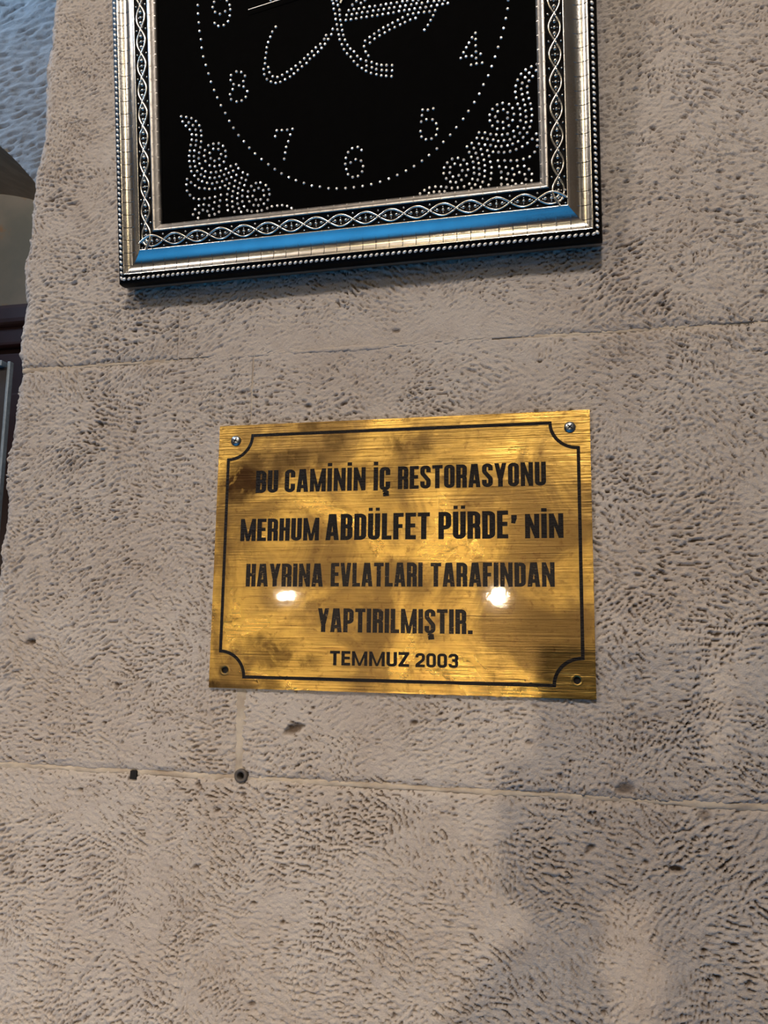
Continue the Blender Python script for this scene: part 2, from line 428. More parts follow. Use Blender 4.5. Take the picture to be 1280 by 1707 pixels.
e1 = t.noise(500, 4, .6); e2 = t.noise(1, 3, .6, t.mapping((40, 60, 900)))
t.set(color=t.mix(t.math('MULTIPLY', t.ramp(e1, .60, .74), .2), (0.007, 0.005, 0.004), (0.16, 0.09, 0.03)), rough=.34, spec=.15,
      normal=t.bump(t.math('ADD', e1, e2), .9, .0009))
M_ink = t.m
t = NT('engraving_worn')
e1 = t.noise(1, 4, .65, t.mapping((260, 60, 900))); wq = t.math('MULTIPLY', t.ramp(e1, .60, .70), .55)
t.set(color=t.mix(wq, (0.010, 0.007, 0.005), (0.50, 0.33, 0.13)), metal=wq, rough=.33, spec=.2, normal=t.bump(e1, .8, .0008))
M_ink_worn = t.m
M_zinc = plain('zinc', (0.36, 0.40, 0.44), .28, 1.0, bump=.15, bscale=900)

plaque = empty('plaque', (0, -.0032, 1.6 - .105))
tag(plaque, 'rectangular brass plaque with black engraved Turkish lettering on the stone', 'plaque')
PO = Vector((0, 0, .105))      # plate centre seen from the empty

def prism_holes(outer, holes, z0, z1, seg_mat=0):
    """plate with round holes: outer loop and hole loops in (x, z); y from z0 (front) to z1 (back)"""
    cu = bpy.data.curves.new('tmp', 'CURVE'); cu.dimensions = '2D'; cu.fill_mode = 'BOTH'
    for lp in [outer] + holes:
        sp = cu.splines.new('POLY'); sp.points.add(len(lp) - 1); sp.use_cyclic_u = True
        for p, (x, y) in zip(sp.points, lp): p.co = (x, y, 0, 1)
    cu.extrude = abs(z1 - z0) / 2
    ob = bpy.data.objects.new('tmp', cu); C.objects.link(ob)
    dg = bpy.context.evaluated_depsgraph_get(); me = bpy.data.meshes.new_from_object(ob.evaluated_get(dg))
    bpy.data.objects.remove(ob); bpy.data.curves.remove(cu)
    bm = bmesh.new(); bm.from_mesh(me); bpy.data.meshes.remove(me)
    bmesh.ops.remove_doubles(bm, verts=bm.verts, dist=1e-6)
    for v in bm.verts: v.co = Vector((v.co.x, (z0 + z1) / 2 - v.co.z, v.co.y))
    for f in bm.faces: f.material_index = seg_mat
    return bm
circ = lambda x, z, r, n=28: [(x + r * math.cos(2 * math.pi * i / n), z + r * math.sin(2 * math.pi * i / n)) for i in range(n)]
hx = .147; hz = .105
outer = [(-hx, -hz), (hx, -hz), (hx, hz), (-hx, hz)]
bm = prism_holes(outer, [circ(-.1341, -.0913, .0025), circ(.1341, -.0920, .0026)], 0, .0022)
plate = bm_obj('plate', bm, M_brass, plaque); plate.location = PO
# dimples round the two empty holes and their dark bores
for x, z in ((-.1341, -.0913), (.1341, -.0920)):
    bm = bmesh.new(); Mh = Matrix.Translation((x, 0, z)) @ Mx
    add_lathe(bm, [(.0025, -.0004), (.0026, .00012), (.0036, .00022), (.0046, .00002)], 28, Mh, cap=False)
    o = bm_obj('hole_rim', bm, M_brass, plaque, True); o.location = PO
    bm = bmesh.new(); add_lathe(bm, [(.0025, -.0021), (.0025, -.0019)], 20, Mh)
    o = bm_obj('hole', bm, M_dark, plaque); o.location = PO

def stroke_mesh(strokes, t, y0, y1, clampx=None, clampy=None, sx=1, sy=1, ox=0, oz=0, caps=True):
    """strokes = [(points, closed)], offset to both sides with mitres; returns bmesh of thin raised bars"""
    bm = bmesh.new()
    for si, stk in enumerate(strokes):
        pts, closed = stk[:2]; tf = stk[2] if len(stk) > 2 else 1.0
        P = []
        for p in pts:
            if not P or (Vector(p) - P[-1]).length > 1e-5: P.append(Vector(p))
        if closed and (P[0] - P[-1]).length < 1e-5: P.pop()
        n = len(P); Lf, Rt = [], []
        for i in range(n):
            a = P[i] - P[i - 1] if (closed or i > 0) else None
            b = P[(i + 1) % n] - P[i] if (closed or i < n - 1) else None
            a = a.normalized() if a is not None and a.length > 1e-9 else None
            b = b.normalized() if b is not None and b.length > 1e-9 else None
            if a is None: a = b
            if b is None: b = a
            na = Vector((-a.y, a.x)); nb_ = Vector((-b.y, b.x)); m = (na + nb_)
            m = m.normalized() if m.length > 1e-6 else na
            k = tf * t / 2 / max(.35, m.dot(na))
            Lf.append(P[i] + m * k); Rt.append(P[i] - m * k)
        yy = y0 - .000012 * (si % 5)
        def mk(p, y):
            x, z = p.x, p.y
            if clampx: x = min(max(x, clampx[0]), clampx[1])
            if clampy: z = min(max(z, clampy[0]), clampy[1])
            return bm.verts.new((ox + x * sx, y, oz + z * sy))
        rows_ = [[mk(l, yy), mk(r, yy), mk(r, y1), mk(l, y1)] for l, r in zip(Lf, Rt)]
        rng_ = range(n if closed else n - 1)
        for i in rng_:
            A, B = rows_[i], rows_[(i + 1) % n]
            for k in range(4):
                try: bm.faces.new((A[k], A[(k + 1) % 4], B[(k + 1) % 4], B[k]))
                except ValueError: pass
        if not closed:
            bm.faces.new(rows_[0]); bm.faces.new(rows_[-1][::-1])
    return bm

def arc(cx, cy, rx, ry, a0, a1, n=7):
    return [(cx + rx * math.cos(R(a0 + (a1 - a0) * i / n)), cy + ry * math.sin(R(a0 + (a1 - a0) * i / n))) for i in range(n + 1)]

def glyph(ch, w, t):
    """strokes of a condensed grotesque capital in a box 1 high"""
    h = t / 2; L, Rr, B, T = h, w - h, h, 1 - h; r = min(.15, (w - t) / 2); m = .52
    s = []; W = w
    op = lambda p, tf=1.0: s.append((p, False, tf))
    dots = lambda xs, y=1.13, hh=.13, tf=1.0: [op([(x, y - hh / 2), (x, y + hh / 2)], tf) for x in xs]
    base = {'İ': 'I', 'Ü': 'U', 'Ç': 'C', 'Ş': 'S'}.get(ch, ch)
    if base == 'I': W = t * 1.02; op([(h, 0), (h, 1)])
    elif base == 'U': op([(L, 1)] + arc(L + r, B + r, r, r, 180, 270) + arc(Rr - r, B + r, r, r, 270, 360) + [(Rr, 1)])
    elif base == 'C': op([(Rr, .645)] + arc(Rr - r, T - r, r, r, 0, 90) + arc(L + r, T - r, r, r, 90, 180) + arc(L + r, B + r, r, r, 180, 270) + arc(Rr - r, B + r, r, r, 270, 360) + [(Rr, .37)])
    elif base in 'O0': s.append((arc(Rr - r, T - r, r, r, 0, 90) + arc(L + r, T - r, r, r, 90, 180) + arc(L + r, B + r, r, r, 180, 270) + arc(Rr - r, B + r, r, r, 270, 360), True))
    elif base == 'S': op([(Rr, .70)] + arc(Rr - r, T - r, r, r, 0, 90) + arc(L + r, T - r, r, r, 90, 180) + [(L, .70)] + arc(L + r, .70, r, .13, 180, 235, 3) + arc(Rr - r, .31, r, .13, 55, 0, 3) + arc(Rr - r, B + r, r, r, 0, -90) + arc(L + r, B + r, r, r, 270, 180) + [(L, .31)])
    elif base == 'B':
        op([(L, 0), (L, 1)]); op([(L, T)] + arc(Rr - r, T - r, r * .95, r, 90, 0) + arc(Rr - r, m + r, r * .95, r, 0, -90) + [(L, m)])
        op([(L, m)] + arc(Rr - r, m - r, r, r, 90, 0) + arc(Rr - r, B + r, r, r, 0, -90) + [(L, B)])
    elif base == 'R':
        op([(L, 0), (L, 1)]); op([(L, T)] + arc(Rr - r, T - r, r, r, 90, 0) + arc(Rr - r, .48 + r, r, r, 0, -90) + [(L, .48)])
        op([(Rr - r, .48)] + arc(Rr - r, .48 - r, r, r, 90, 0) + [(Rr, 0)])
    elif base == 'P': op([(L, 0), (L, 1)]); op([(L, T)] + arc(Rr - r, T - r, r, r, 90, 0) + arc(Rr - r, .43 + r, r, r, 0, -90) + [(L, .43)])
    elif base == 'D': op([(L, 0), (L, 1)]); op([(L, T)] + arc(Rr - r, T - r, r, r, 90, 0) + arc(Rr - r, B + r, r, r, 0, -90) + [(L, B)])
    elif base == 'E': W = w * .86; op([(L, 0), (L, 1)]); op([(L, T), (W, T)]); op([(L, m), (W - .02, m)]); op([(L, B), (W, B)])
    elif base == 'F': W = w * .84; op([(L, 0), (L, 1)]); op([(L, T), (W, T)]); op([(L, m - .02), (W - .03, m - .02)])
    elif base == 'L': W = w * .80; op([(L, 0), (L, 1)]); op([(L, B), (W, B)])
    elif base == 'T': W = w * .98; op([(0, T), (W, T)]); op([(W / 2, 0), (W / 2, T)])
    elif base == 'H': op([(L, 0), (L, 1)]); op([(Rr, 0), (Rr, 1)]); op([(L, m), (Rr, m)])
    elif base == 'A': W = w * 1.12; op([(h * .9, -.05), (W / 2 - h * .42, 1.05)]); op([(W - h * .9, -.05), (W / 2 + h * .42, 1.05)]); op([(W * .28, .235), (W * .72, .235)])
    elif base == 'V': W = w * 1.1; op([(h * .9, 1.05), (W / 2 - h * .35, -.05)]); op([(W - h * .9, 1.05), (W / 2 + h * .35, -.05)])
    elif base == 'Y': W = w * 1.1; op([(W / 2, 0), (W / 2, .46)]); op([(h * .9, 1.05), (W / 2 - .01, .36)]); op([(W - h * .9, 1.05), (W / 2 + .01, .36)])
    elif base == 'N': W = w * 1.14; q = W - h; op([(L, 0), (L, 1)], .92); op([(q, 0), (q, 1)], .92); op([(L, 1.04), (q, -.04)], .8)
    elif base == 'M': W = w * 1.52; op([(L, 0), (L, 1)], .92); op([(W - h, 0), (W - h, 1)], .92); op([(L + .01, 1.04), (W / 2, -.02)], .72); op([(W - h - .01, 1.04), (W / 2, -.02)], .72)
    elif base == 'Z': op([(0, T), (w, T)]); op([(0, B), (w, B)]); op([(h * .8, B - .02), (w - h * .8, T + .02)])
    elif base == '2': op([(L, .68)] + arc(L + r, T - r, r, r, 180, 90) + arc(Rr - r, T - r, r, r, 90, 0) + [(Rr, .62), (Rr - .04, .50), (L + .03, .20), (L + .02, B)]); op([(0, B), (w, B)])
    elif base == '3':
        op([(L, .72)] + arc(L + r, T - r, r, r, 180, 90) + arc(Rr - r, T - r, r, r, 90, 0) + arc(Rr - r, .53 + r * .8, r, r * .8, 0, -90) + [(w * .38, .53)])
        op([(w * .38, .53)] + arc(Rr - r, .53 - r, r, r, 90, 0) + arc(Rr - r, B + r, r, r, 0, -90) + arc(L + r, B + r, r, r, 270, 180) + [(L, .28)])
    elif base == '.': W = t * 1.0; op([(h, 0), (h, t * 1.0)])
    elif base == "'": W = t * 1.15; op([(h * 1.15, .0), (h * 1.15, .42)]); op([(h * 1.3, .1), (h * .5, -.55)])
    hi = 1.0; lo = 0.0
    if ch == 'İ': dots([h], 1.155, .15); hi = 1.3
    if ch == 'Ü': dots([W * .21, W * .79], 1.155, .12, .78); hi = 1.3
    if ch in 'ÇŞ': op([(W / 2, .0), (W / 2, -.07)]); op([(W * .42, -.075), (W * .66, -.085), (W * .68, -.165), (W * .34, -.18)]); lo = -.3
    if ch == "'": lo = -.6
    if ch in 'AVYNM': hi, lo = 1.0, 0.0
    return s, W, (lo, hi), ch in ('Ü',)

words = [('BU', -113.8, -94.9, 48.6, 18.2, 0), ('CAMİNİN', -89.4, -22.9, 48.6, 18.4, 0), ('İÇ', -16.7, -3.4, 48.2, 18.5, 0), ('RESTORASYONU', 2.6, 114.6, 48.8, 18.0, 0),
         ('MERHUM', -125.5, -59.7, 9.9, 17.9, 0), ('ABDÜLFET', -54.5, 27.8, 9.9, 20.5, 0), ('PÜRDE', 34.3, 86.6, 9.8, 20.8, 0), ("'", 88.7, 93.0, 24.5, 6.4, 2), ('NİN', 98.7, 126.7, 9.7, 18.1, 0),
         ('HAYRINA', -119.3, -55.8, -26.1, 18.0, 0), ('EVLATLARI', -49.5, 22.5, -25.9, 18.2, 0), ('TARAFINDAN', 28.5, 119.8, -25.9, 17.9, 0),
         ('YAPTIRILMIŞTIR.', -59.1, 60.0, -60.7, 18.1, 0), ('TEMMUZ', -48.7, 12.7, -85.5, 10.8, 1), ('2003', 17.4, 49.3, -85.5, 10.4, 1)]
for word, x0, x1, zb, hgt, style in words:
    ink = M_ink_worn if word in ('HAYRINA', 'EVLATLARI', 'TARAFINDAN', 'YAPTIRILMIŞTIR.') else M_ink
    w_, t_, gap = ((.355, .152, .048), (.60, .195, .09), (.6, .36, .05))[style]
    gl = [glyph(ch, w_, t_) for ch in word]
    total = sum(q[1] for q in gl) + gap * (len(gl) - 1)
    if word.startswith('CAM') or word in ('NİN', 'İÇ'): pass
    sx = (x1 - x0) / total
    x = x0
    for ch, (st, W, (lo, hi), _) in zip(word, gl):
        th = t_ if style != 2 else .40
        bm = stroke_mesh(st, th, -.00018, .0001, (0, W), (lo, hi), sx / 1000, hgt / 1000, x / 1000, zb / 1000)
        o = bm_obj('letter', bm, ink, plaque); o.location = PO
        x += (W + gap) * sx
# border line with hollowed corners
BX, BZ, rxx, rzz = .1383, .0961, .0202, .0195
pts = [(-BX + rxx, BZ), (BX - rxx, BZ)] + arc(BX, BZ, rxx, rzz, 180, 270, 12)[1:] + [(BX, -BZ + rzz)] + arc(BX, -BZ, rxx, rzz, 90, 180, 12)[1:] + \
      [(-BX + rxx, -BZ)] + arc(-BX, -BZ, rxx, rzz, 0, 90, 12)[1:] + [(-BX, BZ - rzz)] + arc(-BX, BZ, rxx, rzz, 270, 360, 12)[1:-1]
cl_pts = [pts[0]]
for p in pts[1:]:
    if (Vector(p) - Vector(cl_pts[-1])).length > 1e-5: cl_pts.append(p)
bm = stroke_mesh([(cl_pts, True)], .0025, -.00018, .0001)
o = bm_obj('border_line', bm, M_ink, plaque); o.location = PO
for x, z, rot in ((-.1323, .0921, 25), (.1325, .0923, 40)):
    Ms = Matrix.Translation((x, 0, z)) @ Matrix.Rotation(R(rot), 4, 'Y') @ Mx
    bm = bmesh.new(); add_lathe(bm, [(.0042, -.0008), (.0043, .0004), (.0041, .0010), (.0034, .0017), (.0020, .0021), (.0004, .0022)], 30, Ms)
    s_ = bm_obj('screw', bm, M_zinc, plaque, True); s_.location = PO; s_['label'] = 'galvanised cross-head screw'
    bm = bmesh.new()
    for a in (0, 90):
        q = bmesh.new(); add_box(q, (-.0021, -.00042, .0008), (.0021, .00042, .00232)); q.transform(Ms @ Matrix.Rotation(R(a), 4, 'Z'))
        mm = bpy.data.meshes.new('q'); q.to_mesh(mm); bm.from_mesh(mm); q.free(); bpy.data.meshes.remove(mm)
    bm_obj('cross_slot', bm, M_dark, s_)

# ------------------------------------------------------------------ wall clock
cY = Vector((-.006, -.1487, .989)).normalized(); cX = Vector((1, 0, .006)); cX = (cX - cY * cX.dot(cY)).normalized(); cN = cX.cross(cY)
CO = Vector((-.03883282, -.022, 1.82805491))
clock = empty('wall_clock'); 
clock.matrix_world = Matrix(((cX.x, cY.x, cN.x, CO.x), (cX.y, cY.y, cN.y, CO.y), (cX.z, cY.z, cN.z, CO.z), (0, 0, 0, 1)))
tag(clock, 'silver framed black wall clock with rhinestone numerals leaning off the stone', 'clock')
HW, FH = .1977, .432              # half width, full height; local X right, Y up, Z to the viewer
t = NT('silver_leaf')
s1 = t.noise(900, 3); s2 = t.noise(25, 4)
t.set(color=t.mix(t.ramp(s2, .35, .7), (0.74, 0.72, 0.68), (0.60, 0.585, 0.56)), metal=1.0, rough=t.ramp(s1, .3, .7, .17, .27), normal=t.bump(t.noise(260, 3), .06, .0005))
M_silver = t.m
M_lip = plain('lip_silver', (0.50, 0.48, 0.455), .36, 1.0, bump=.15)
M_black = plain('frame_black', (0.004, 0.0036, 0.0036), .5, spec=.06)
M_face = plain('dial_black', (0.0012, 0.0012, 0.0013), .7, spec=.02)
M_groove = plain('groove_dark', (0.035, 0.030, 0.025), .6)
t = NT('rhinestone'); t.set(color=(0.98, 0.98, 0.98), metal=.5, rough=.3, spec=1.0); M_gem = t.m
M_bead = plain('bead_silver', (0.92, 0.90, 0.86), .35, .45)
M_back = plain('backing_board', (0.20, 0.155, 0.11), .8)

# rail profile: (u from outer edge, h, material) 0 silver 1 black 2 lip
prof = [(.0030, -.019, 4), (.0004, -.019, 4), (.0001, -.0115, 4), (0, -.0112, 1), (0, -.006, 1), (.0006, -.0012, 1), (.0018, 0, 1), (.0058, .0004, 1), (.0062, .0022, 1), (.0068, .0029, 0), (.0076, .0027, 0)]
for i in range(1, 12):            # concave cove
    a = i / 12; u = .0076 + a * (.0238 - .0076)
    prof.append((u, .0027 + (.0064 - .0027) * a - .0040 * math.sin(math.pi * a) ** .8 * (1 - .25 * a), 0))
prof += [(.0238, .0064, 0), (.0242, .0069, 0), (.0250, .0069, 0), (.0253, .0056, 1), (.0372, .0076, 1), (.0380, .0092, 2), (.0392, .0094, 2), (.0405, .0084, 2), (.0425, .0072, 2), (.0440, .0066, 2), (.0445, .0056, 2), (.0445, .0005, 2)]
PITCH = .0106
def rail(length, name='frame_rail'):
    """moulding along local x (0..length) with mitred ends, outer edge at y=0, inward +y; notches cut across the cove"""
    bm = bmesh.new()
    n = int(length / PITCH); st = [(0, 0)]
    off = (length - n * PITCH) / 2
    def ring(x, cut):
        r_ = []
        for u, h_, m in prof:
            xx = min(max(x, u), length - u) if 0 < x < length else (u if x == 0 else length - u)
            d = .0008 * cut if (.0078 < u < .0152) else (.0003 * cut if .0152 <= u < .0175 else 0)
            r_.append(bm.verts.new((xx, u, h_ - d)))
        return r_
    segs = []; last = 0.0
    for i in range(n + 1):
        c = off + i * PITCH
        if .006 < c < length - .006:
            segs.append((last, c - .00026, 0)); segs.append((c - .00026, c + .00026, 1)); last = c + .00026
    segs.append((last, length, 0))
    for x0_, x1_, groove in segs:
        parts_ = [(x0_, 0), ((x0_ + x1_) / 2, 1), (x1_, 0)] if groove else [(x0_, 0), (x1_, 0)]
        rs = [ring(x, c) for x, c in parts_]
        for a, b in zip(rs, rs[1:]):
            for i in range(len(prof) - 1):
                cs = [a[i].co, b[i].co, b[i + 1].co, a[i + 1].co]
                if (cs[0] - cs[1]).length < 1e-6 and (cs[2] - cs[3]).length < 1e-6: continue
                f = bm.faces.new((a[i], b[i], b[i + 1], a[i + 1]))
                f.smooth = not groove
                m = prof[i][2] if prof[i][2] == prof[i + 1][2] else (1 if 1 in (prof[i][2], prof[i + 1][2]) else 2)
                f.material_index = 3 if (groove and .0078 < (prof[i][0] + prof[i + 1][0]) / 2 < .0150) else m
    bmesh.ops.recalc_face_normals(bm, faces=bm.faces)
    me = bpy.data.meshes.new(name); bm.to_mesh(me); bm.free()
    for m in (M_silver, M_black, M_lip, M_groove, M_back): me.materials.append(m)
    return me

def ribbon(bm, pts, wid, hgt, z):
    """raised strand along pts (x, y): half-round section"""
    rows_ = []
    for i, p in enumerate(pts):
        d = (Vector(pts[min(i + 1, len(pts) - 1)]) - Vector(pts[max(i - 1, 0)])).normalized(); nn = Vector((-d.y, d.x))
        rows_.append([bm.verts.new((p[0] + nn.x * wid * c, p[1] + nn.y * wid * c, z + (hgt * s if s else -.0012))) for c, s in ((-1, 0), (-.92, .35), (-.55, .85), (0, 1), (.55, .85), (.92, .35), (1, 0))])
    for a, b in zip(rows_, rows_[1:]):
        for i in range(6): bm.faces.new((a[i], a[i + 1], b[i + 1], b[i])).smooth = True
    bm.faces.new(rows_[0]); bm.faces.new(rows_[-1][::-1])
def bead(bm, x, y, z, rx, ry, rz, skew=0.0, seg=8):
    M = Matrix.Translation((x, y, z)) @ Matrix(((rx, skew * ry, 0, 0), (0, ry, 0, 0), (0, 0, rz, 0), (0, 0, 0, 1)))
    r = bmesh.ops.create_icosphere(bm, subdivisions=1 if rx < .0006 else 2, radius=1, matrix=M)
    for f in set(f for v in r['verts'] for f in v.link_faces): f.smooth = True
# one interlace unit, pitch LP, centred on x=0, y across the band
LP, BW = .0198, .0054
bm = bmesh.new()
up = [(-LP / 2 + LP * a, .0040 * math.cos(math.pi * 2 * (a - .5)) if True else 0) for a in [i / 18 for i in range(19)]]
strand1 = [(x, .0043 * math.cos(2 * math.pi * x / (2 * LP) * 1.0)) for x, _ in up]
ribbon(bm, [(x - LP * 0, y) for x, y in [(-LP * .58 + LP * 1.16 * i / 22, .0043 * math.cos(math.pi * (-.58 + 1.16 * i / 22))) for i in range(23)]], .00105, .0012, .0005)
ribbon(bm, [(-LP * .44 + LP * .88 * i / 18, -.0043 * math.cos(math.pi * (-.44 + .88 * i / 18))) for i in range(19)], .00095, .0009, .0003)
for bx, by, s in ((0, 0, .0013), (-.0043, 0, .0015), (.0043, 0, .0015), (0, .0021, .0006), (0, -.0021, .0006), (-.0062, 0, .0006), (.0062, 0, .0006)):
    bead(bm, bx, by, .0003, s, s * .95, s)
for sx_ in (-1, 1):
    bead(bm, LP / 2 * 1.0 if sx_ > 0 else LP / 2, sx_ * .0046, .0001, .0010, .0009, .0010)
ornament = bpy.data.meshes.new('ribbon_ornament'); bm.to_mesh(ornament); bm.free(); ornament.materials.append(M_silver)

bead_cache = {}
def bead_row_mesh(length):
    key = round(length, 4)
    if key in bead_cache: return bead_cache[key]
    bm = bmesh.new(); n = int(length / .00445)
    for i in range(n + 1):
        x = (length - n * .00445) / 2 + i * .00445
        if x < .004 or x > length - .004: continue
        bead(bm, x, .0038, .0007, .00155, .00140, .0012, skew=.45)
    me = bpy.data.meshes.new('bead_row'); bm.to_mesh(me); bm.free(); me.materials.append(M_bead)
    bead_cache[key] = me; return me

CH = FH
sides = [(2 * HW, Vector((-HW, 0, 0)), 0), (CH, Vector((HW, 0, 0)), 90), (2 * HW, Vector((HW, CH, 0)), 180), (CH, Vector((-HW, CH, 0)), 270)]
rail_mesh = {}
for ln, org, ang in sides:
    k = round(ln, 3)
    if k not in rail_mesh: rail_mesh[k] = rail(ln)
    rl = link('frame_rail', rail_mesh[k], [], clock); rl.location = org; rl.rotation_euler = (0, 0, R(ang))
    b = link('bead_row', bead_row_mesh(ln), [], rl); b['kind'] = 'stuff'
    span = ln - 2 * .0262; n = round(span / LP); pit_ = span / n
    for i in range(n):
        o = link('ribbon_ornament', ornament, [], rl); o.location = (.0262 + pit_ * (i + .5), .0312, .0066)
        o.scale = (pit_ / LP, 1, 1); o.rotation_euler = (R(9.5), 0, 0)
# dial panel and backing
HP = .004
bm = bmesh.new(); add_box(bm, (-HW + .041, .041, HP - .003), (HW - .041, CH - .041, HP))
bm_obj('dial_panel', bm, M_face, clock)
bm = bmesh.new(); add_box(bm, (-HW + .004, .004, -.0205), (HW - .004, CH - .004, -.012))
bm_obj('backing_board', bm, M_back, clock)

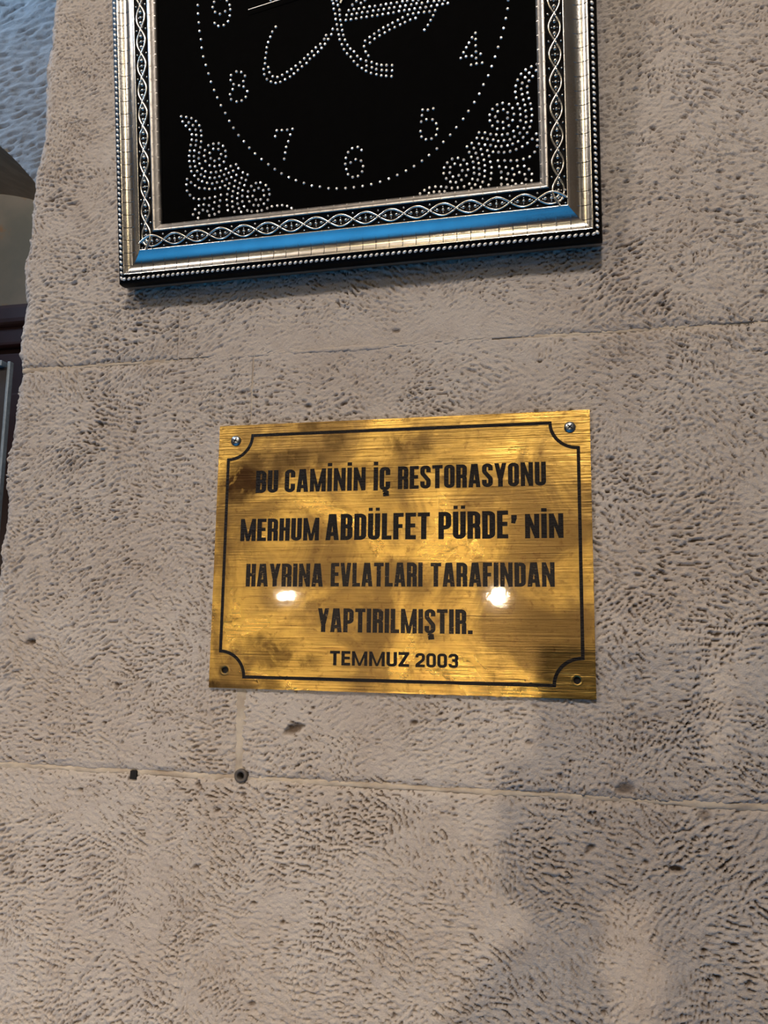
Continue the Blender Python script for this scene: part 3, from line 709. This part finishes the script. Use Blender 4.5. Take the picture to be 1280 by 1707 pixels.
STONES = {'ornament_left': [[-1340,1314],[-1295,1303],[-1249,1287],[-1210,1258],[-1328,1270],[-1275,1256],[-1300,1231],[-1238,1228],[-1181,1219],[-1266,1196],[-1215,1189],[-1169,1175],[-1248,1154],[-1210,1145],[-1165,1134],[-1251,1111],[-1212,1101],[-1169,1086],[-1262,1069],[-1218,1062],[-1177,1040],[-1271,1023],[-1230,1019],[-1189,998],[-1278,983],[-1236,975],[-1107,1047],[-1063,1055],[-1016,1053],[-979,1027],[-1138,1011],[-1064,1014],[-1020,1006],[-959,984],[-1096,984],[-998,962],[-1145,966],[-958,939],[-1195,953],[-1090,940],[-1015,927],[-1277,939],[-1235,934],[-1136,922],[-1056,915],[-975,898],[-1188,908],[-870,864],[-1100,883],[-1057,870],[-1013,874],[-917,856],[-1271,893],[-1227,890],[-1168,866],[-959,838],[-851,830],[-1262,854],[-1211,850],[-1138,839],[-1090,824],[-1046,823],[-1003,828],[-896,815],[-935,803],[-1235,815],[-1179,817],[-1148,797],[-1101,782],[-1059,778],[-1017,783],[-975,793],[-869,778],[-1202,781],[-956,756],[-913,765],[-1302,795],[-1169,761],[-1126,744],[-1081,733],[-1040,738],[-994,741],[-881,733],[-1268,764],[-932,717],[-1308,750],[-1232,734],[-970,703],[-891,689],[-1196,710],[-1149,701],[-1108,691],[-1058,689],[-1014,692],[-942,675],[-855,671],[-1305,700],[-903,650],[-1280,662],[-1008,633],[-953,632],[-861,629],[-1059,623],[-911,610],[-1247,631],[-1201,619],[-1153,619],[-1107,619],[-1017,588],[-959,587],[-867,590],[-1066,578],[-911,568],[-866,546],[-1161,571],[-1203,567],[-1115,559],[-1027,543],[-956,543],[-910,527],[-1237,540],[-1080,526],[-855,507],[-1170,528],[-1130,514],[-951,502],[-1029,498],[-895,484],[-1204,507],[-1068,483],[-1258,500],[-1115,478],[-1213,468],[-813,792],[-773,770],[-825,749],[-790,728],[-842,710],[-803,688],[-745,674],[-704,694],[-665,694],[-620,668],[-819,648],[-682,651],[-773,635],[-720,637],[-644,629],[-597,632],[-824,604],[-779,593],[-735,594],[-638,588],[-592,592],[-708,561],[-668,559],[-607,549],[-824,559],[-764,553],[-641,521],[-729,520],[-688,514],[-810,518],[-574,493],[-528,494],[-487,493],[-445,482],[-614,483],[-409,461],[-784,483],[-747,471],[-698,469],[-661,471],[-836,476]],
 'ornament_right': [[1534,1324],[1492,1312],[1449,1295],[1526,1279],[1475,1267],[1415,1268],[1500,1239],[1444,1238],[1388,1228],[1472,1209],[1422,1199],[1374,1185],[1458,1168],[1413,1156],[1369,1140],[1459,1122],[1419,1115],[1375,1096],[1468,1079],[1427,1073],[1273,1070],[1479,1037],[1385,1048],[1233,1063],[1321,1055],[1437,1033],[1346,1022],[1197,1034],[1400,1011],[1278,1021],[1485,996],[1236,1012],[1441,989],[1309,994],[1355,976],[1174,995],[1403,966],[1488,950],[1217,975],[1444,945],[1307,953],[1344,932],[1402,921],[1175,951],[1233,936],[1272,926],[1442,903],[1481,908],[1193,909],[1316,896],[1229,882],[1275,880],[1381,878],[1426,862],[1470,865],[1136,865],[1349,850],[1178,849],[1395,830],[1449,825],[1220,840],[1264,833],[1304,835],[1516,809],[1355,807],[1116,826],[1153,815],[1419,794],[1485,775],[1522,762],[1197,804],[1234,790],[1277,789],[1321,791],[1381,769],[1134,774],[1176,766],[1214,751],[1257,747],[1302,748],[1340,755],[1449,748],[1411,726],[1520,718],[1103,744],[1151,729],[1366,711],[1193,713],[1234,706],[1276,700],[1320,702],[1500,675],[1112,703],[1162,687],[1463,644],[1123,661],[1417,633],[1171,641],[1228,643],[1277,638],[1323,632],[1368,628],[1129,619],[1179,598],[1237,598],[1286,586],[1334,571],[1373,585],[1422,580],[1128,578],[1456,552],[1176,555],[1250,555],[1300,537],[1345,525],[1385,537],[1423,518],[1476,514],[1125,537],[1250,511],[1170,512],[1289,497],[1331,483],[1431,480],[1472,466],[1110,497],[1249,464],[1154,470],[1296,455],[1355,453],[1401,452],[1093,461],[1091,872],[1074,833],[1035,799],[1089,787],[998,777],[1050,760],[1014,733],[1064,720],[1029,695],[1076,680],[883,698],[928,700],[971,680],[845,674],[1041,656],[1083,641],[902,658],[946,643],[995,646],[820,639],[867,636],[1046,612],[1086,600],[815,596],[862,596],[958,601],[1001,602],[1047,571],[1086,557],[930,567],[886,562],[987,559],[834,555],[1033,528],[1073,517],[865,526],[907,517],[951,530],[1009,494],[1053,483],[969,478],[920,476],[875,477],[833,488],[793,497],[749,502],[703,500],[664,484],[629,462],[698,458],[737,464],[779,460],[819,457],[1025,458]],
 'calligraphy': [[-30,2056],[6,2047],[-22,2026],[15,2009],[-19,1984],[27,1969],[-9,1943],[28,1930],[-6,1901],[32,1889],[2,1858],[38,1848],[-32,1828],[6,1818],[45,1807],[-44,1788],[16,1777],[53,1768],[-88,1788],[-71,1754],[-104,1760],[-98,1720],[22,1738],[65,1728],[39,1696],[84,1686],[55,1655],[107,1652],[79,1619],[136,1626],[108,1588],[161,1587],[132,1551],[189,1558],[161,1517],[230,1540],[195,1488],[233,1501],[275,1523],[228,1461],[275,1482],[315,1502],[267,1439],[310,1463],[352,1489],[310,1423],[353,1450],[392,1483],[349,1409],[391,1442],[436,1475],[387,1400],[435,1435],[429,1391],[250,1577],[229,1611],[217,1655],[226,1696],[265,1675],[264,1719],[303,1700],[301,1739],[343,1719],[338,1759],[385,1735],[375,1775],[423,1751],[412,1788],[464,1764],[448,1801],[508,1778],[491,1815],[546,1790],[528,1830],[132,1992],[201,1994],[165,2016],[233,2011],[101,1954],[143,1955],[184,1953],[225,1954],[270,1955],[312,1953],[359,1953],[400,1953],[440,1953],[486,1952],[530,1954],[567,1952],[83,1919],[126,1918],[166,1918],[209,1920],[252,1917],[298,1918],[340,1918],[382,1917],[425,1918],[465,1918],[511,1917],[553,1917],[76,1881],[117,1880],[159,1880],[202,1881],[244,1879],[289,1880],[330,1879],[372,1879],[416,1879],[457,1879],[501,1882],[543,1883],[582,1881],[569,1845],[598,1918],[612,1949],[640,1919],[624,1882],[611,1846],[587,1803],[629,1809],[653,1846],[667,1882],[681,1916],[655,1946],[696,1844],[710,1880],[727,1919],[738,1843],[753,1881],[774,1916],[782,1844],[798,1881],[814,1913],[840,1882],[854,1911],[881,1883],[766,1808],[745,1775],[723,1741],[695,1708],[-502,1919],[-533,1884],[-550,1846],[-570,1806],[-583,1766],[-589,1726],[-597,1683],[-601,1641],[-614,1597],[-574,1607],[-610,1555],[-565,1564],[-589,1513],[-539,1528],[-555,1488],[-499,1517],[-515,1472],[-459,1529],[-476,1475],[-417,1546],[-435,1489],[-381,1563],[-394,1505],[-344,1584],[-360,1524],[-307,1606],[-327,1548],[-272,1632],[-292,1571],[-240,1657],[-253,1592],[-206,1678],[-225,1622],[-174,1704],[-190,1643],[-136,1726],[-157,1666],[-127,1693],[-539,2138],[-502,2139]],
 '9': [[-1024,2202],[-1038,2162],[-1018,2119],[-977,2097],[-931,2111],[-886,2119],[-890,2156],[-913,2195],[-964,2221],[-891,2070],[-907,2026],[-946,2001],[-992,2001],[-1024,2030]],
 '8': [[-847,1611],[-805,1601],[-774,1566],[-789,1525],[-827,1496],[-874,1512],[-898,1549],[-894,1589],[-788,1481],[-757,1440],[-772,1396],[-808,1371],[-852,1369],[-899,1394],[-907,1435],[-883,1473]],
 '7': [[-517,1094],[-474,1090],[-429,1087],[-384,1089],[-531,1048],[-404,1045],[-422,995],[-441,952],[-450,908],[-460,859]],
 '6': [[101,875],[146,879],[176,852],[67,848],[48,806],[42,759],[85,765],[127,785],[169,769],[185,725],[176,684],[142,653],[99,649],[62,676],[50,717]],
 '5': [[665,1101],[706,1094],[749,1099],[659,1059],[652,1011],[693,1023],[740,1016],[768,982],[775,939],[765,895],[645,939],[652,896],[685,871],[729,871]],
 '4': [[1084,1625],[1057,1595],[1084,1578],[1033,1558],[1012,1526],[990,1492],[968,1452],[1008,1458],[1052,1456],[1083,1530],[1084,1484],[1084,1435],[1119,1462],[1045,1390],[1086,1393],[1129,1393]],
 'ring': [[-1168,2199],[-1167,2130],[-1163,2057],[-1158,1987],[-1148,1917],[-1143,1848],[-1131,1774],[-1111,1702],[-1090,1630],[-1070,1560],[-1044,1489],[-1018,1425],[-988,1357],[-952,1290],[-919,1222],[-885,1161],[-843,1097],[-798,1042],[-753,984],[-705,932],[-651,880],[-595,832],[-542,787],[-486,746],[-426,709],[-367,678],[-301,649],[-236,621],[-170,605],[-99,584],[-33,575],[39,570],[107,569],[177,571],[247,577],[318,588],[387,605],[455,625],[524,650],[588,677],[650,711],[706,748],[768,790],[819,835],[873,882],[921,933],[975,990],[1016,1044],[1062,1105],[1101,1163],[1134,1228],[1172,1291],[1199,1356],[1226,1424],[1251,1493],[1275,1560],[1295,1628],[1313,1699],[1328,1769],[1334,1833]]}
def gems(name, pts, label=None, stuff=False, r=.00120):
    n = len(pts); vs, fs = [], []
    rr = np.random.default_rng(len(pts))
    for k, (x, y) in enumerate(pts):
        x /= 1e4; y /= 1e4; a0 = rr.random() * 1.0; b = len(vs); tx, ty = rr.normal(0, .00006, 2)
        for rad, z in ((r, HP - .0001), (r * .95, HP + .00045), (r * .55, HP + .00105)):
            for i in range(8): vs.append((x + rad * math.cos(a0 + i * math.pi / 4), y + rad * math.sin(a0 + i * math.pi / 4), z + (tx * math.cos(i * math.pi / 4) + ty * math.sin(i * math.pi / 4)) * (z > HP)))
        for L_ in (0, 8):
            for i in range(8): fs.append((b + L_ + i, b + L_ + (i + 1) % 8, b + L_ + 8 + (i + 1) % 8, b + L_ + 8 + i))
        fs.append(tuple(b + 16 + i for i in range(8)))
    me = bpy.data.meshes.new(name); me.from_pydata(vs, [], fs); me.update()
    o = link(name, me, M_gem, clock)
    if label: o['label'] = label
    if stuff: o['kind'] = 'stuff'
    return o
CCX, CCY = 104, 2161       # dial centre in tenths of a millimetre
for d in '456789': gems('numeral', STONES[d], 'rhinestone numeral ' + d)
ring = [tuple(p) for p in STONES['ring']]
seen = ring + [(2 * CCX - x, 2 * CCY - y) for x, y in ring if y < CCY - 10]
gems('minute_ring', seen, stuff=True)
gems('calligraphy', STONES['calligraphy'], 'rhinestone Arabic calligraphy', True)
gems('corner_ornament', STONES['ornament_left'], stuff=True); gems('corner_ornament', STONES['ornament_right'], stuff=True)
for k in ('ornament_left', 'ornament_right'): gems('corner_ornament', [(x, 2 * CCY - y) for x, y in STONES[k]], stuff=True)
M_hand = plain('hand_silver', (0.62, 0.61, 0.60), .4, .6); M_hand2 = plain('hand_cream', (0.85, 0.80, 0.62), .45)
def hand(name, tip, tail, w0, w1, z, mat):
    a = Vector(tail); b = Vector(tip); d = (b - a).normalized(); nn = Vector((-d.y, d.x))
    bm = bmesh.new(); lo = [bm.verts.new((*p, z)) for p in (a + nn * w0, a - nn * w0, b - nn * w1, b + nn * w1)]; hi = [bm.verts.new((v.co.x, v.co.y, z + .0004)) for v in lo]
    bm.faces.new(lo); bm.faces.new(hi)
    for i in range(4): bm.faces.new((lo[i], lo[(i + 1) % 4], hi[(i + 1) % 4], hi[i]))
    return bm_obj(name, bm, mat, clock)
hand('second_hand', (-.0722, .2075), (.050, .2245), .00045, .00022, .0068, M_hand)
hand('minute_hand', (.0040, .2010), (.0104, .2161), .0016, .0006, .0060, M_hand2)
hand('hour_hand', (.052, .270), (.0104, .2161), .0022, .0008, .0055, M_hand2)
bm = bmesh.new(); add_lathe(bm, [(.004, 0), (.004, .003), (.0025, .0042)], 20, Matrix.Translation((.0104, .2161, HP))); bm_obj('hub', bm, M_hand, clock, False)

# ------------------------------------------------------------------ recess to the left, behind the pillar
def far_wall():
    st = .0026; x0, x1, z0, z1 = -1.10, -.34, 1.75, 2.75; yb = .30
    nx, nz = int((x1 - x0) / st), int((z1 - z0) / st)
    X, Z = np.meshgrid(x0 + np.arange(nx) * st, z0 + np.arange(nz) * st, indexing='ij')
    g1 = gabor_field(x0, z0, nx, nz, st, .0105, 22000, 31, ang=(-8, 22), patch=.14)
    Y = yb + .0016 * np.clip(g1 - .2, -1, 2) + .003 * vnoise(X, Z, .08, 32) + .0011 * vnoise(X, Z, .012, 33)
    cx, cz, rad = -.962, 1.826, .500
    dx, dz = X - cx, Z - cz; rr = np.hypot(dx, dz); inside = (rr < rad + .0012 * vnoise(X, Z, .03, 34))
    low = (Z < cz) & (X < cx + rad)
    solid = ~(inside | (low & (X > cx - rad)))
    near = (rr < rad) & (rr > rad - 2 * st) & (Z >= cz)
    X = np.where(near, cx + dx / rr * rad, X); Z = np.where(near, cz + dz / rr * rad, Z)
    keep = solid | near
    idx = np.arange(nx * nz).reshape(nx, nz)
    q = np.stack([idx[:-1, :-1], idx[1:, :-1], idx[1:, 1:], idx[:-1, 1:]], -1).reshape(-1, 4)
    kf = keep.ravel()[q].all(1) & (solid.ravel()[q].any(1)); q = q[kf]
    me = arr_mesh('wall_left', np.stack([X, Y, Z], -1).reshape(-1, 3), q)
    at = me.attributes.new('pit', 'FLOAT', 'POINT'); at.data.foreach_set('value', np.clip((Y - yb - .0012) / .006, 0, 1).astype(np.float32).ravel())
    o = link('wall_left', me, M_stone_far, None, True); tag(o, 'rough stone wall with an arch behind the pillar', kind='structure')
    # underside of the arch, smooth stone
    vs, fs = [], []
    n = 60
    for i in range(n + 1):
        a = R(0 + 180 * i / n)
        for k in range(5):
            y = yb + .001 + k * .07
            vs.append((cx + math.cos(a) * rad, y, cz + math.sin(a) * rad))
    for i in range(n):
        for k in range(4): b = i * 5 + k; fs.append((b, b + 1, b + 6, b + 5))
    for s in (-1, 1):
        b = len(vs)
        vs += [(cx + s * rad, yb + .001, cz), (cx + s * rad, yb + .281, cz), (cx + s * rad, yb + .281, 0), (cx + s * rad, yb + .001, 0)]
        fs.append((b, b + 1, b + 2, b + 3))
    me = bpy.data.meshes.new('arch_soffit'); me.from_pydata(vs, [], fs); me.update()
    link('arch_soffit', me, M_soffit, o, True)
    # plain wall around the detailed piece: jamb and upper wall
    bm = bmesh.new()
    add_box(bm, (cx + rad, yb + .002, 0), (-.30, yb + .28, 1.752)); add_box(bm, (-2.2, yb + .004, 2.749), (-.30, yb + .28, 3.5)); add_box(bm, (-2.2, yb + .004, 0), (-1.463, yb + .28, 2.75))
    bm_obj('wall_core', bm, M_stone_far, o)
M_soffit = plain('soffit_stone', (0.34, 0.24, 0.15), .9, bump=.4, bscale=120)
far_wall()

t = NT('old_plaster')
n1 = t.noise(2.6, 5, .6); n2 = t.noise(9, 4)
c = t.mix(t.ramp(n1, .35, .65), (0.26, 0.25, 0.225), (0.17, 0.185, 0.175)); c = t.mix(t.ramp(n2, .56, .66, 0, .8), c, (0.30, 0.185, 0.10))
t.set(color=c, rough=.92, normal=t.bump(n2, .3, .004)); M_plaster = t.m
bm = bmesh.new(); add_box(bm, (-3.2, 1.6, 0), (1.6, 1.75, 3.5)); bm_obj('wall_back', bm, M_plaster)
tag(bpy.data.objects['wall_back'], 'dim grey brown plastered wall deep behind the arch', kind='structure')

# dark red cabinet standing in the room behind the arch
M_maroon = plain('maroon_wood', (0.030, 0.0085, 0.009), .45, bump=.2, bscale=90)
cab = empty('cabinet', (-1.5, 1.25, 0)); tag(cab, 'dark maroon wooden cabinet seen past the left pillar edge', 'cabinet')
bm = bmesh.new(); add_box(bm, (-.55, -.22, .08), (.50, .30, 2.24), bevel=.004); bm_obj('body', bm, M_maroon, cab)
bm = bmesh.new(); add_box(bm, (-.58, -.25, 2.20), (.53, .32, 2.245), bevel=.006); add_box(bm, (-.60, -.275, 2.245), (.55, .33, 2.29), bevel=.01); bm_obj('cornice', bm, M_maroon, cab)
bm = bmesh.new(); add_box(bm, (-.54, -.21, 0), (.49, .29, .08)); bm_obj('plinth', bm, M_maroon, cab)
M_knob = plain('knob_brass', (0.5, 0.35, 0.12), .35, 1)
for x0_, x1_ in ((-.545, -.03), (-.02, .495)):
    bm = bmesh.new(); add_box(bm, (x0_, -.242, .10), (x1_, -.222, 2.18), bevel=.003); add_box(bm, (x0_ + .07, -.250, .20), (x1_ - .07, -.240, 2.08), bevel=.005)
    d = bm_obj('door', bm, M_maroon, cab)
    bm = bmesh.new(); kx = x1_ - .035 if x0_ < -.1 else x0_ + .035
    add_lathe(bm, [(.006, 0), (.006, .012), (.014, .018), (.014, .026), (.006, .03)], 18, Matrix.Translation((kx, -.242, 1.1)) @ Mx); bm_obj('knob', bm, M_knob, d, True)

# notice board with a thin metal edge, standing just behind the pillar
M_alu = plain('aluminium_edge', (0.22, 0.26, 0.29), .5, .5)
M_board = plain('board_dark', (0.012, 0.008, 0.009), .5)
nb_ = empty('notice_board', (-.7875, .235, 0)); tag(nb_, 'dark standing notice board with thin grey metal edge behind pillar', 'notice board')
bm = bmesh.new(); add_box(bm, (-.2465, -.003, .55), (.2465, .003, 1.856)); bm_obj('panel', bm, M_board, nb_)
for nm, lo, hi in (('edge_strip', (.2465, -.004, .54), (.2505, .003, 1.863)), ('edge_strip', (-.2505, -.010, .54), (-.243, .010, 1.863)), ('edge_strip', (-.243, -.010, 1.856), (.243, .010, 1.863)), ('edge_strip', (-.243, -.010, .54), (.243, .010, .55))):
    bm = bmesh.new(); add_box(bm, lo, hi, bevel=.001); bm_obj(nm, bm, M_alu, nb_)
for x in (-.2, .2):
    bm = bmesh.new(); add_box(bm, (x - .012, -.008, .0), (x + .012, .008, .545), bevel=.002); add_box(bm, (x - .02, -.16, 0), (x + .02, .05, .02), bevel=.004); bm_obj('leg', bm, M_alu, nb_)
bm = bmesh.new(); add_box(bm, (-.05, -.0005, -.06), (.05, .0005, .0), bevel=.0002)
pp = bm_obj('paper_note', bm, plain('paper_white', (0.62, 0.70, 0.85), .7)); pp.location = (-.590, .2245, 1.657)
tag(pp, 'bluish white paper at the very left edge of the photo', 'paper')

# ------------------------------------------------------------------ floor, ceiling
t = NT('blue_carpet'); n1 = t.noise(3, 3); n2 = t.noise(300, 3)
t.set(color=t.mix(t.ramp(n1, .35, .65), (0.006, 0.19, 0.50), (0.006, 0.155, 0.43)), rough=.95, normal=t.bump(n2, .5, .004)); M_carpet = t.m
bm = bmesh.new(); add_box(bm, (-4, -5, -.1), (3, 1.75, 0)); tag(bm_obj('floor', bm, M_carpet), 'blue carpeted floor of the hall', kind='structure')
M_ceil = plain('ceiling_plaster', (0.62, 0.55, 0.46), .9)
bm = bmesh.new(); add_box(bm, (-4, -5, 3.5), (3, 1.75, 3.6)); tag(bm_obj('ceiling', bm, M_ceil), 'plastered ceiling', kind='structure')

M_hall = plain('hall_plaster', (0.26, 0.21, 0.16), .9)
bm = bmesh.new(); add_box(bm, (-4.1, -5.1, 0), (3.1, -5, 3.5)); tag(bm_obj('wall_rear', bm, M_hall), 'plastered hall wall behind the photographer', kind='structure')
# unseen stone block added to keep the hall lamps off the recess
bm = bmesh.new(); add_box(bm, (-2.4, -.50, 2.42), (-.38, -.22, 3.5), bevel=.02); tag(bm_obj('lamp_blocker_1', bm, M_stone_far), 'unseen lamp blocker added above and in front of the recess', kind='structure')
bm = bmesh.new(); add_box(bm, (3, -5, 0), (3.1, 1.75, 3.5)); tag(bm_obj('wall_right', bm, M_hall), 'plastered hall wall on the right', kind='structure')
bm = bmesh.new(); add_box(bm, (-4.1, -5, 0), (-4, 1.75, 3.5)); tag(bm_obj('wall_hall_left', bm, M_hall), 'plastered hall wall far left', kind='structure')

# ------------------------------------------------------------------ hanging bulbs that glint in the brass
M_cord = plain('cord_black', (0.02, 0.02, 0.02), .6); M_sock = plain('socket_brass', (0.6, 0.42, 0.16), .35, 1)
def bulb(loc, rad, power, label, emis):
    e = empty('pendant_lamp', loc); tag(e, label, 'lamp')
    t = NT('bulb_glow'); t.set(color=(1, .8, .5), emis=(1.0, 0.80, 0.50), emis_s=emis)
    bm = bmesh.new(); bmesh.ops.create_icosphere(bm, subdivisions=3, radius=rad); bm_obj('bulb', bm, t.m, e, True)
    bm = bmesh.new(); add_lathe(bm, [(rad * .5, rad * .85), (rad * .62, rad * 1.0), (rad * .62, rad * 2.2), (rad * .2, rad * 2.5)], 20); bm_obj('socket', bm, M_sock, e, True)
    bm = bmesh.new(); add_lathe(bm, [(.0025, rad * 2.4), (.0025, 3.5 - loc[2])], 8); bm_obj('cord', bm, M_cord, e)
    # the socket's shade throws the light forwards and down
    d = bpy.data.lights.new('bulb_light', 'SPOT'); d.energy = power; d.color = (1.0, 0.80, 0.58); d.shadow_soft_size = rad * 1.02
    d.spot_size = R(36); d.spot_blend = .9
    o = bpy.data.objects.new('bulb_light', d); C.objects.link(o); o.parent = e
    o.location = (Vector((loc[0] * .3, 0, .93)) - Vector(loc)).normalized() * (rad * 2.2 + .004)
    o.rotation_euler = (Vector((loc[0] * .3, 0, .93)) - Vector(loc)).to_track_quat('-Z', 'Y').to_euler()
    return e
def mirrored(px, pz, D):
    p = Vector((px, -.0034, pz)); d = p - CAM; d = Vector((d.x, -d.y, d.z)); return p + d * (D / abs(d.y))
bulb(mirrored(.0790, 1.5689, 2.8), .021, L2_POWER, 'warm bulb hanging behind the photographer, nearest the plaque', 480)
bulb(mirrored(-.0877, 1.5674, 2.8), .009, L1_POWER, 'left one of the paired small bulbs', 420)
bulb(mirrored(-.0803, 1.5674, 2.8), .009, L1_POWER, 'right one of the paired small bulbs', 420)

# ------------------------------------------------------------------ phone held at the camera and the person who holds it
M_phone = plain('phone_black', (0.015, 0.015, 0.017), .3)
ph = empty('smartphone'); ph.matrix_world = cam.matrix_world.copy()
tag(ph, 'black smartphone held up to take the photograph', 'phone')
bm = bmesh.new(); add_box(bm, (PHX0, -.110, .003), (PHX1, .026, .011), bevel=.0036)
bm_obj('body', bm, M_phone, ph)
bm = bmesh.new(); add_box(bm, (PHX0 + .003, -.107, .0110), (PHX1 - .003, .023, .0113)); bm_obj('screen', bm, M_dark, ph)

def skin_obj(name, chains, mat, parent, sub=2):
    """chains: list of [(point, radius), ...]; the first point of a chain is joined to an existing vertex if equal"""
    vs, es, rad = [], [], []
    find = {}
    for ch in chains:
        prev = None
        for p, r in ch:
            key = tuple(round(c, 4) for c in p)
            if key in find: i = find[key]
            else:
                i = len(vs); vs.append(p); rad.append(r); find[key] = i
            if prev is not None and prev != i: es.append((prev, i))
            prev = i
    me = bpy.data.meshes.new(name); me.from_pydata(vs, es, []); me.update()
    o = link(name, me, mat, parent)
    m = o.modifiers.new('skin', 'SKIN'); m.use_smooth_shade = True
    sv = me.skin_vertices[0].data
    for i, r in enumerate(rad):
        sv[i].radius = (r, r) if not isinstance(r, tuple) else r
        sv[i].use_root = (i == 0)
    s = o.modifiers.new('sub', 'SUBSURF'); s.levels = sub; s.render_levels = sub
    return o
M_skin = plain('skin', (0.42, 0.25, 0.17), .55); M_cloth = plain('dark_cloth', (0.03, 0.03, 0.04), .85); M_hair = plain('hair', (0.012, 0.009, 0.007), .6)
prs = empty('person', (.19, -1.10, 0)); tag(prs, 'person in dark clothes standing at the camera holding up a phone', 'person')
pw = lambda *p: (p[0] - .19, p[1] + 1.10, p[2])                     # world to the person's own space
bw = lambda *p: ((p[0] - .27) * .92, (p[1] + 1.10) * .92, p[2] * .92)   # body built at 1.75 m, scaled to the person's height
cm = cam.matrix_world
cp = lambda x, y, z: tuple(cm @ Vector((x, y, z)))
wl = pw(*cp(*WR_L)); wr = pw(*cp(*WR_R))
pel = bw(.27, -1.10, .95); che = bw(.27, -1.08, 1.30); nk = bw(.26, -1.07, 1.45)
body = [[(pel, (.16, .12)), (bw(.27, -1.09, 1.12), (.15, .11)), (che, (.17, .12)), (nk, .062)]]
for s, elb, wrist in ((-1, EL_L, wl), (1, EL_R, wr)):
    sh = bw(.27 + s * .185, -1.07, 1.37)
    body.append([(che, (.17, .12)), (sh, .058), (pw(*elb), .048), (wrist, .036)])
    body.append([(pel, (.16, .12)), (bw(.27 + s * .10, -1.10, .86), .092), (bw(.27 + s * .115, -1.08, .50), .062), (bw(.27 + s * .12, -1.11, .09), .042), (bw(.27 + s * .13, -1.02, .04), .04), (bw(.27 + s * .135, -.93, .032), .03)])
skin_obj('body', body, M_cloth, prs)
skin_obj('neck', [[(bw(.26, -1.075, 1.42), .045), (bw(.255, -1.05, 1.50), .048), (bw(.25, -1.04, 1.58), .055)]], M_skin, prs)
def hand_mesh(wrist, palm, ftips, thumb, name='hand'):
    ch = [[(wrist, .026), (palm, (.030, .016))]]
    for tip, kn, mid, r in ftips: ch.append([(palm, (.030, .016)), (kn, r), (mid, r * .92), (tip, r * .8)])
    ch.append([(palm, (.030, .016))] + [(p, .0095) for p in thumb])
    return ch
for side, wrist in ((-1, WR_L), (1, WR_R)):
    ex = PHX0 if side < 0 else PHX1
    q = lambda x, y, z: pw(*cp(x, y, z))
    palm = (ex - side * .004 + (0.012 if side < 0 else -.012), -.098, .050)
    fl = []
    for k in range(4):
        yy = -.104 + k * .0185
        xx = ex + side * .0165
        fl.append((q(ex - side * .008, yy + .004, -.009), q(xx, yy, .026), q(xx + side * .002, yy + .003, .008), .0078))
    th = [q(ex - side * .012, -.080, .030), q(ex - side * .024, -.065, .031), q(ex - side * .034, -.050, .0270)]
    skin_obj('hand', hand_mesh(q(*wrist), q(*palm), fl, th), M_skin, prs)
# head features
hc = Vector(bw(.25, -1.03, 1.64))
bm = bmesh.new(); bmesh.ops.create_uvsphere(bm, u_segments=24, v_segments=16, radius=1, matrix=Matrix.Translation(hc) @ Matrix.Diagonal((.078, .098, .115, 1)))
for v in bm.verts:
    d = v.co - hc
    if d.y > .04: v.co.y += .018 * math.exp(-(d.x / .012) ** 2 - ((d.z + .015) / .022) ** 2) - .012 * math.exp(-((abs(d.x) - .03) / .014) ** 2 - ((d.z - .012) / .012) ** 2)
    if d.z < -.04: v.co.x = hc.x + d.x * .85
bm_obj('face', bm, M_skin, prs, True)
bm = bmesh.new(); bmesh.ops.create_uvsphere(bm, u_segments=24, v_segments=16, radius=1, matrix=Matrix.Translation(hc + Vector((0, -.014, .022))) @ Matrix.Diagonal((.086, .102, .108, 1)))
bmesh.ops.delete(bm, geom=[v for v in bm.verts if v.co.y > hc.y + .045 and v.co.z < hc.z + .075 or v.co.z < hc.z - .06], context='VERTS')
bm_obj('hair', bm, M_hair, prs, True)
